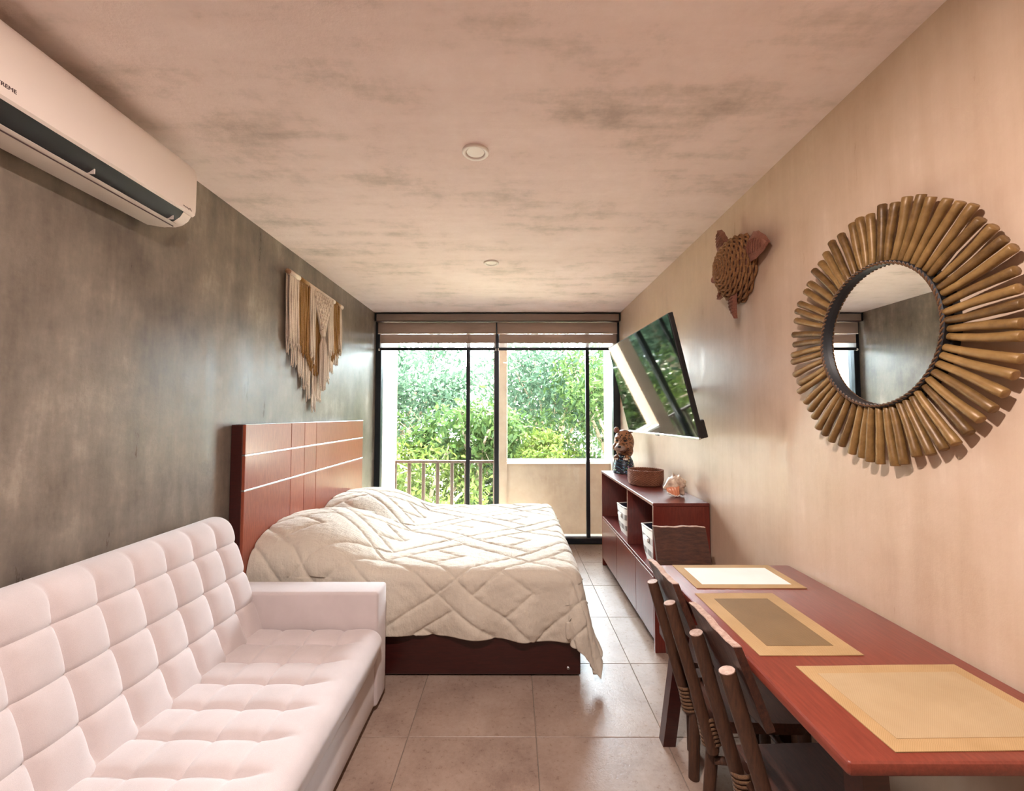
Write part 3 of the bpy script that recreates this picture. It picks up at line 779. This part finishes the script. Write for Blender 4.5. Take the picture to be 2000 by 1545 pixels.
# ------------------------------------------------------------------ console
con = thing('console', 'red wood media console with open shelves and lower doors along the beige wall', 'console', (1.08, 3.61, 0))
CX0, CX1, CY0, CY1, CT = .90, 1.262, 2.80, 4.42, .94
def cp(name, lo, hi, mat='redwood', bv=.002, parent=con):
    o = MB().box(lo, hi, bv, 1).build(name, M[mat], parent)
    return at(con, o) if parent is con else o
cp('top', (CX0-.002, CY0-.002, CT-.022), (CX1, CY1+.002, CT))
cp('side_panel', (CX0, CY0, 0), (CX1, CY0+.022, CT-.022), 'redwood_z'); cp('side_panel', (CX0, CY1-.022, 0), (CX1, CY1, CT-.022), 'redwood_z')
cp('divider', (CX0+.004, 3.44, .49), (CX1-.012, 3.462, CT-.022), 'redwood_z')
cp('shelf', (CX0+.002, CY0+.022, .468), (CX1-.012, CY1-.022, .49))
cp('back_panel', (CX1-.012, CY0+.022, .08), (CX1, CY1-.022, CT-.022), 'redwood')
cp('bottom_panel', (CX0+.02, CY0+.022, .08), (CX1-.012, CY1-.022, .10))
for a, b in ((CY0+.024, 3.222), (3.226, 3.805), (3.809, CY1-.024)):
    cp('door', (CX0, a, .075), (CX0+.018, b, .465), 'redwood_z')

# fabric bins
def mk_check():
    t = NT('striped_canvas'); v = t.coord(); sx = t.node('ShaderNodeSeparateXYZ'); t.link(v, sx.inputs[0])
    a = t.math('GREATER_THAN', t.math('FRACT', t.math('MULTIPLY', sx.outputs[2], 11.0)), .52)
    b = t.math('GREATER_THAN', t.math('FRACT', t.math('MULTIPLY', sx.outputs[1], 9.0)), .35)
    k = t.math('MULTIPLY', a, t.math('ADD', t.math('MULTIPLY', b, .6), .4))
    t.base(t.mix(k, rgb(232, 228, 222), rgb(142, 134, 130)), .9); return t.m
M['check'] = mk_check(); M['lining'] = mat_plain('navy_lining', rgb(36, 36, 52), .9)
M['piping'] = mat_plain('white_piping', rgb(240, 236, 228), .8)
def fabric_bin(y, label):
    t = thing('fabric_bin', label, 'storage bin', (1.085, y, .491), group='striped fabric bins in the console')
    def ring(hx, hy, z, wob=0.0):
        p = []
        for k in range(40):
            a = 2*PI*k/40; c, s = math.cos(a), math.sin(a); e = .35
            p.append((hx*math.copysign(abs(c)**e, c)*(1+wob*math.sin(3*a)), hy*math.copysign(abs(s)**e, s), z+wob*.25*math.sin(2*a+.6)))
        return p
    rings = [ring(.135, .135, 0), ring(.150, .150, .06), ring(.158, .158, .14), ring(.16, .16, .235, .03)]
    inner = [ring(.155, .155, .233, .03), ring(.150, .150, .12), ring(.13, .13, .008)]
    def loft(rs, cap):
        m = MB(); v = [p for r in rs for p in r]; f = []
        for i in range(len(rs)-1):
            for k in range(40): f.append((i*40+k, i*40+(k+1) % 40, (i+1)*40+(k+1) % 40, (i+1)*40+k))
        if cap == 'b': f.append(tuple(range(39, -1, -1)))
        if cap == 't': f.append(tuple((len(rs)-1)*40+k for k in range(40)))
        return m.add(v, f)
    loft(rings, 'b').build('canvas_body', M['check'], t, True, .9); loft(inner, 't').build('lining', M['lining'], t, True, .9)
    MB().tube(ring(.159, .159, .236, .03), .005, 6, closed=True).build('piping', M['piping'], t, True)
    MB().box((-.172, -.05, .15), (-.158, .05, .175), .005, 2).build('handle', M['piping'], t)
fabric_bin(3.76, 'striped fabric bin in the console shelf nearer to the window')
fabric_bin(3.03, 'striped fabric bin in the console shelf nearer to the table')

# ------------------------------------------------------------------ jaguar figure
def make_jaguar():
    t = thing('jaguar_figurine', 'painted jaguar head figurine on a dark flowered base', 'figurine', (1.085, 4.25, CT), (0, 0, math.radians(-32)))
    # local -y is the front (towards the room), z up
    sp_ = NT('jaguar_coat'); v = sp_.coord(); vo = sp_.node('ShaderNodeTexVoronoi', feature='F1'); vo.inputs['Scale'].default_value = 42; sp_.link(v, vo.inputs[0])
    n = sp_.noise(v, 12, 3); k = sp_.math('LESS_THAN', sp_.math('ABSOLUTE', sp_.math('SUBTRACT', sp_.math('ADD', vo.outputs['Distance'], sp_.math('MULTIPLY', n, .2)), .46)), .085)
    sep = sp_.node('ShaderNodeSeparateXYZ'); sp_.link(v, sep.inputs[0])
    tan = sp_.ramp(sp_.noise(v, 6, 3), [(.3, rgb(128, 82, 52)), (.7, rgb(168, 120, 82))])
    muzz = sp_.math('LESS_THAN', sep.outputs[1], -.118)
    c = sp_.mix(k, tan, rgb(52, 30, 24)); c = sp_.mix(muzz, c, rgb(150, 128, 116)); M['jag'] = sp_.base(c, .45)
    fl = NT('flowered_paint'); v = fl.coord(); vo = fl.node('ShaderNodeTexVoronoi', feature='F1'); vo.inputs['Scale'].default_value = 42; fl.link(v, vo.inputs[0])
    k = fl.math('LESS_THAN', vo.outputs['Distance'], .30); hs_ = fl.node('ShaderNodeHueSaturation'); hs_.inputs['Saturation'].default_value = .8; hs_.inputs['Value'].default_value = .75
    fl.link(vo.outputs['Color'], hs_.inputs['Color'])
    wv_ = fl.node('ShaderNodeTexWave', wave_type='RINGS'); wv_.inputs['Scale'].default_value = 14; wv_.inputs['Distortion'].default_value = 6; fl.link(v, wv_.inputs[0])
    k2 = fl.math('GREATER_THAN', wv_.outputs[1], .985)
    c = fl.mix(k, rgb(26, 34, 48), hs_.outputs[0]); c = fl.mix(k2, c, rgb(90, 150, 180)); M['flower'] = fl.base(c, .35)
    b = MB(); b.lathe([(.105, 0), (.106, .03), (.098, .08), (.085, .13), (.07, .16), (.04, .175)], 32, Matrix.Scale(.85, 4, (0, 1, 0)))
    b.build('base', M['flower'], t, True, .8)
    h = MB()
    h.ellipsoid((0, .01, .30), (.098, .085, .125), 28, 18); h.ellipsoid((0, .03, .22), (.085, .065, .085), 24, 14)
    h.ellipsoid((0, -.065, .255), (.056, .062, .048), 22, 14)          # muzzle
    h.ellipsoid((-.024, -.112, .248), (.030, .024, .026), 14, 10); h.ellipsoid((.024, -.112, .248), (.030, .024, .026), 14, 10)
    h.ellipsoid((0, -.088, .225), (.034, .034, .020), 14, 10)
    h.ellipsoid((0, -.055, .305), (.030, .045, .040), 14, 10)          # bridge of the nose
    for s in (-1, 1): h.ellipsoid((s*.04, -.058, .345), (.030, .024, .014), 12, 8); h.ellipsoid((s*.066, -.035, .255), (.034, .035, .04), 12, 8)
    o = h.build('head', M['jag'], t, True)
    rm = o.modifiers.new('remesh', 'REMESH'); rm.mode = 'VOXEL'; rm.voxel_size = .005; rm.use_smooth_shade = True
    sm = o.modifiers.new('soft', 'SMOOTH'); sm.factor = .5; sm.iterations = 4
    for s in (-1, 1):
        e = MB().ellipsoid((s*.072, .005, .418), (.030, .016, .030), 16, 10); ea = e.build('ear', M['jag'], t, True)
        MB().ellipsoid((s*.072, -.010, .416), (.018, .006, .018), 12, 8).build('inner_ear', mat_plain('ear_pink', rgb(120, 70, 66), .6), ea, True)
        MB().ellipsoid((s*.040, -.074, .318), (.014, .008, .010), 12, 8).build('eye', M['black'], t, True)
        pw = MB().ellipsoid((s*.048, -.072, .155), (.026, .030, .028), 14, 10).build('paw', M['jag'], t, True)
        for q in (-1, 0, 1): MB().ellipsoid((s*.048+q*.015, -.098, .143), (.008, .010, .010), 8, 6).build('claw', M['piping'], pw, True)
    MB().ellipsoid((0, -.134, .262), (.018, .010, .011), 12, 8).build('nose', M['black'], t, True)
make_jaguar()

# ------------------------------------------------------------------ wicker basket
def make_basket():
    t = thing('wicker_basket', 'round brown wicker basket between the jaguar figure and the shell', 'basket', (1.082, 3.55, CT))
    m = mat_fabric('brown_wicker', rgb(104, 62, 46), rgb(158, 106, 80), 150, .7, .1, .4)
    w = MB(); N = 28
    for k in range(13):
        r = .124+.010*min(1, k/4); z = .008+k*.0083
        w.tube([((r+.004*math.cos(PI*q+PI*k))*math.cos(2*PI*q/(2*N)), (r+.004*math.cos(PI*q+PI*k))*math.sin(2*PI*q/(2*N)), z) for q in range(2*N)], .0052, 6, closed=True)
    w.build('weave', m, t, True)
    s = MB()
    for k in range(N): a = 2*PI*k/N; s.tube([(.122*math.cos(a), .122*math.sin(a), .002), (.134*math.cos(a), .134*math.sin(a), .05), (.135*math.cos(a), .135*math.sin(a), .115)], .004, 5)
    s.build('stakes', m, t, True)
    e = MB()
    for ph in (0, 1):
        e.tube([(.135*math.cos(a)+.004*math.cos(a)*math.sin(22*a+ph*PI), .135*math.sin(a)+.004*math.sin(a)*math.sin(22*a+ph*PI), .117+.004*math.cos(22*a+ph*PI)) for a in [2*PI*q/132 for q in range(132)]], .005, 5, closed=True)
    e.build('braided_rim', m, t, True)
    MB().lathe([(.122, .002), (.122, .010)], 32).build('bottom', m, t)
make_basket()

# ------------------------------------------------------------------ conch shell
def make_shell():
    t = thing('conch_shell', 'pale spiky conch shell with orange lip at the near end of the console', 'seashell', (1.140, 3.06, CT+.077), (math.radians(-18), math.radians(-12), math.radians(18)))
    n = NT('shell_chalk'); a = n.noise(n.coord(), 22, 5, .6)
    n.base(n.ramp(a, [(.32, rgb(150, 122, 104)), (.5, rgb(214, 190, 166)), (.7, rgb(238, 222, 200))]), .5); n.bump(a, .4, .006); ms = n.m
    lip = mat_plain('shell_lip', rgb(226, 150, 112), .3)
    prof = [(-.095, .010), (-.08, .020), (-.055, .034), (-.025, .053), (.0, .064), (.016, .066), (.028, .056), (.036, .046), (.046, .047), (.052, .036), (.060, .035), (.066, .024), (.076, .022), (.094, .004)]
    m = MB(); n_ = 48; P_ = np.array(prof); us = np.linspace(-.095, .094, 64); v = []
    for u in us:
        r0 = np.interp(u, P_[:, 0], P_[:, 1])
        for k in range(n_):
            a = 2*PI*k/n_; tw = a+u*14
            kb = .027*math.exp(-((u-.012)/.013)**2)*max(0, math.cos(7*tw))**3+.012*math.exp(-((u-.046)/.007)**2)*max(0, math.cos(7*tw+1))**3
            lum = .005*math.sin(3*a+u*60)*math.exp(-((u+.03)/.05)**2)
            r = r0+kb+lum; v.append((u, r*math.cos(a), r*math.sin(a)))
    f = [(i*n_+k, i*n_+(k+1) % n_, (i+1)*n_+(k+1) % n_, (i+1)*n_+k) for i in range(len(us)-1) for k in range(n_)]
    f += [tuple(range(n_)), tuple((len(us)-1)*n_+k for k in range(n_))]
    m.add(v, f).build('whorls', ms, t, True)
    # flared lip that opens towards the camera side (-y)
    def lipsurf(off, t0, t1):
        v = []; N1, N2 = 22, 10
        for i in range(N1):
            p = i/(N1-1); u = -.088+.075*p; w = math.sin(PI*min(1, p*.9+.06))**.6
            r0 = float(np.interp(u, P_[:, 0], P_[:, 1]))
            for j in range(N2):
                q = j/(N2-1); a = math.radians(190)+math.radians(52)*q
                r = r0*(.92+.10*q)+.040*w*q**1.5+off+.003*math.sin(p*30)*q
                v.append((u-.006*q, r*math.cos(a), r*math.sin(a)))
        return v, N1, N2
    vo_, N1, N2 = lipsurf(.004, 0, 1); vi_, _, _ = lipsurf(-.001, 0, 1); n0 = N1*N2; ff = []
    for i in range(N1-1):
        for j in range(N2-1):
            q = i*N2+j; ff += [(q, q+1, q+N2+1, q+N2), (n0+q, n0+q+N2, n0+q+N2+1, n0+q+1)]
    rim = [i*N2 for i in range(N1)]+[(N1-1)*N2+j for j in range(1, N2)]+[i*N2+N2-1 for i in range(N1-2, -1, -1)]+[j for j in range(N2-2, 0, -1)]
    for p, q in zip(rim, rim[1:]+rim[:1]): ff.append((p, q, n0+q, n0+p))
    lp_ = MB().add(vo_+vi_, ff).build('flared_lip', lip, t, True, 1.0)
    edge = [Vector(vo_[i*N2+N2-1]) for i in range(N1)]
    MB().tube(edge, .0042, 8).build('lip_edge', M['piping'], lp_, True)
make_shell()

# ------------------------------------------------------------------ dining table
tab = thing('dining_table', 'narrow red wood dining table pushed against the beige wall', 'table', (.96, 1.45, 0))
TX0, TX1, TY0, TY1, TZ = .662, 1.262, .885, 2.01, .82
at(tab, MB().box((TX0, TY0, TZ-.032), (TX1, TY1, TZ), .010, 3).build('tabletop', M['tablewood'], tab, True, .5))
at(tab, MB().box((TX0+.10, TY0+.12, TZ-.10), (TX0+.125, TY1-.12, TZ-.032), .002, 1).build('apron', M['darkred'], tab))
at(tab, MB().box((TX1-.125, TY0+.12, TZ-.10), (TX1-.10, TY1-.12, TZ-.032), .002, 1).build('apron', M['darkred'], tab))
for sx in (0, 1):
    for sy in (0, 1):
        xt = TX0+.10 if sx == 0 else TX1-.09; xb = .709 if sx == 0 else TX1-.03
        yt = TY1-.09 if sy else TY0+.09; yb = 2.056 if sy else .84
        m = MB(); v = []; hw = .028
        for (x, y, z) in ((xb, yb, 0), (xt, yt, TZ-.034)):
            for a, b in ((-1, -1), (1, -1), (1, 1), (-1, 1)): v.append((x+a*hw, y+b*hw, z))
        m.add(v, [(3, 2, 1, 0), (4, 5, 6, 7), (0, 1, 5, 4), (1, 2, 6, 5), (2, 3, 7, 6), (3, 0, 4, 7)])
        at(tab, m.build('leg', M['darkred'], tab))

# place mats
def mk_mat(name, c1, c2, scale=420, rough=.6):
    t = NT(name); v = t.coord(); w1 = t.node('ShaderNodeTexChecker'); w1.inputs['Scale'].default_value = scale; t.link(v, w1.inputs[0])
    n = t.noise(v, 8, 4); k = t.math('ADD', t.math('MULTIPLY', w1.outputs[1], .3), t.math('MULTIPLY', n, .7))
    t.base(t.ramp(k, [(.25, c1), (.75, c2)]), rough); t.bump(w1.outputs[1], .3, .002); return t.m
bor = mk_mat('mat_border', rgb(160, 128, 84), rgb(184, 152, 108))
def place_mat(cx, cy, w, d, rz, label, center, border=.038, bmat=None):
    t = thing('place_mat', label, 'place mat', (cx, cy, TZ), (0, 0, rz), 'place mats on the table')
    def sheet(x0, x1, y0, y1, z0, z1, wav):
        m = MB(); nx, ny = 16, 16; v = []
        for zz in (z1, z0):
            for i in range(nx+1):
                for j in range(ny+1):
                    x = x0+(x1-x0)*i/nx; y = y0+(y1-y0)*j/ny
                    v.append((x, y, zz+wav*(1+math.sin(x*19+y*7))*max(0, abs(y/d)*2-.7)))
        n = (nx+1)*(ny+1); f = []
        for i in range(nx):
            for j in range(ny):
                a = i*(ny+1)+j; f.append((a, a+ny+1, a+ny+2, a+1)); f.append((n+a, n+a+1, n+a+ny+2, n+a+ny+1))
        e = [i*(ny+1) for i in range(nx+1)]+[nx*(ny+1)+j for j in range(1, ny+1)]+[i*(ny+1)+ny for i in range(nx-1, -1, -1)]+[j for j in range(ny-1, 0, -1)]
        for a, b in zip(e, e[1:]+e[:1]): f.append((a, b, n+b, n+a))
        return m.add(v, f)
    sheet(-w/2, w/2, -d/2, d/2, .0003, .0022, .001).build('border', bmat or bor, t, True, .5)
    sheet(-w/2+border, w/2-border, -d/2+border, d/2-border, .0015, .0030, .001).build('centre_panel', center, t, True, .5)
place_mat(.943, 1.868, .436, .262, 0, 'tan bordered place mat with white centre at the far table end', mk_mat('mat_white', rgb(232, 228, 220), rgb(244, 241, 235), 420, .5))
place_mat(.848, 1.474, .298, .428, math.radians(.5), 'lengthwise tan place mat with dark khaki centre in the middle of the table', mk_mat('mat_khaki', rgb(112, 88, 56), rgb(132, 106, 72), 420, .55), .05)
place_mat(.992, 1.062, .440, .300, math.radians(1.2), 'plain beige woven place mat nearest to the camera', mk_mat('mat_beige', rgb(164, 138, 102), rgb(180, 156, 120), 420, .5), .035)

# ------------------------------------------------------------------ rustic chairs
def make_chair(label):
    t = thing('rustic_chair', label, 'chair', group='rustic pole chairs at the table')
    # local: x forward (towards the table), y sideways
    R = random.Random(4)
    for s in (-1, 1):
        p = MB(); n = 8; a, b = Vector((.105, s*.106, .24)), Vector((-.048, s*.106, .785)); pts = [a.lerp(b, k/(n-1))+Vector((R.uniform(-.002, .002), R.uniform(-.002, .002), 0)) for k in range(n)]
        po_ = p.tube(pts, [.0225*R.uniform(.95, 1.05) for _ in pts], 14).build('back_post', M['rustic'], t, True, .8)
        d = (pts[-1]-pts[-2]).normalized(); MB().tube([pts[-1]-d*.001, pts[-1]+d*.0015], .0215, 14).build('cut_end', M['cut'], po_)
        MB().tube([(.130, s*.095, .40), (.112, s*.078, .2), (.100, s*.065, 0)], [.024, .023, .022], 12).build('leg', M['rustic'], t, True, .8)
        MB().tube([(.43, s*.135, .345), (.445, s*.14, 0)], .022, 12).build('leg', M['rustic'], t, True, .8)
        rp = MB(); turns = 7; N = turns*16; pts = []
        for k in range(N+1):
            a = 2*PI*k/16; z = .262+.105*k/N; cx = .112-.18*(z-.30)
            pts.append((cx+.044*math.cos(a), s*.094+.031*math.sin(a), z+.012*math.cos(a)))
        rp.tube(pts, .0065, 6).build('rope_binding', M['rope'], t, True)
        MB().tube([(.11, s*.10, .20), (.435, s*.138, .20)], .014, 10).build('stretcher', M['rustic'], t, True)
    MB().tube([(.435, -.14, .17), (.435, .14, .17)], .014, 10).build('stretcher', M['rustic'], t, True)
    MB().tube([(.10, -.11, .335), (.10, .11, .335)], .016, 10).build('stretcher', M['rustic'], t, True)
    # backrest plank with a rough live edge on top
    m = MB(); v = []; ny = 14; th = .012
    for j in range(ny+1):
        y = -.148+.296*j/ny; top = .868+.002*math.sin(y*31)+.0015*math.sin(y*77); bot = .645+.004*math.sin(y*40)
        for (zz, q) in ((bot, 0), (top, 1)):
            xc = .046 if q == 0 else -.040
            v += [(xc-th, y, zz-.004*(1-q)), (xc+th, y, zz+.003*(1-q))]
    f = []
    for j in range(ny):
        a = j*4; b = a+4
        f += [(a, a+2, b+2, b), (a+1, b+1, b+3, a+3), (a+2, a+3, b+3, b+2), (a, b, b+1, a+1)]
    f += [(0, 1, 3, 2), (ny*4, ny*4+2, ny*4+3, ny*4+1)]
    pl = m.add(v, f).build('back_plank', M['plank'], t)
    e = MB(); vv = []
    for j in range(ny+1):
        x, y, z = v[j*4+2]; x2, y2, z2 = v[j*4+3]; vv += [(x, y, z), (x2, y2, z2), (x+.001, y, z+.003), (x2-.001, y2, z2+.003)]
    ff = []
    for j in range(ny):
        a = j*4; b = a+4; ff += [(a+2, a+3, b+3, b+2), (a, a+2, b+2, b), (a+1, b+1, b+3, a+3), (a, b, b+1, a+1)]
    ff += [(0, 1, 3, 2), (ny*4, ny*4+2, ny*4+3, ny*4+1)]
    e.add(vv, ff).build('rough_edge', M['cut'], pl)
    # seat slab with rounded front
    poly = []
    for a, b in ((.10, -.165), (.36, -.175)): poly.append((a, b))
    for k in range(9): an = -PI/2+PI*k/8; poly.append((.40+.07*math.cos(an), .175*math.sin(an)))
    for a, b in ((.36, .175), (.10, .165)): poly.append((a, b))
    MB().prism(poly, .345, .385, 2).build('seat', M['plank'], t, True, .5)
    return t
def copy_tree(o, parent=None):
    c = o.copy(); COL.objects.link(c); c.parent = parent
    for ch in list(o.children): copy_tree(ch, c)
    return c
ch = make_chair('rustic wooden chair pushed under the table side, nearest to the camera')
ch2 = copy_tree(ch); ch2['label'] = 'rustic wooden chair at the table side farther from the camera'
ch3 = copy_tree(ch); ch3['label'] = 'rustic wooden chair standing between the table end and the console'
ch.location = (.652, 1.355, 0); ch2.location = (.65, 1.795, 0)
ch3.location = (.945, 2.455, 0); ch3.rotation_euler = (0, 0, -PI/2)
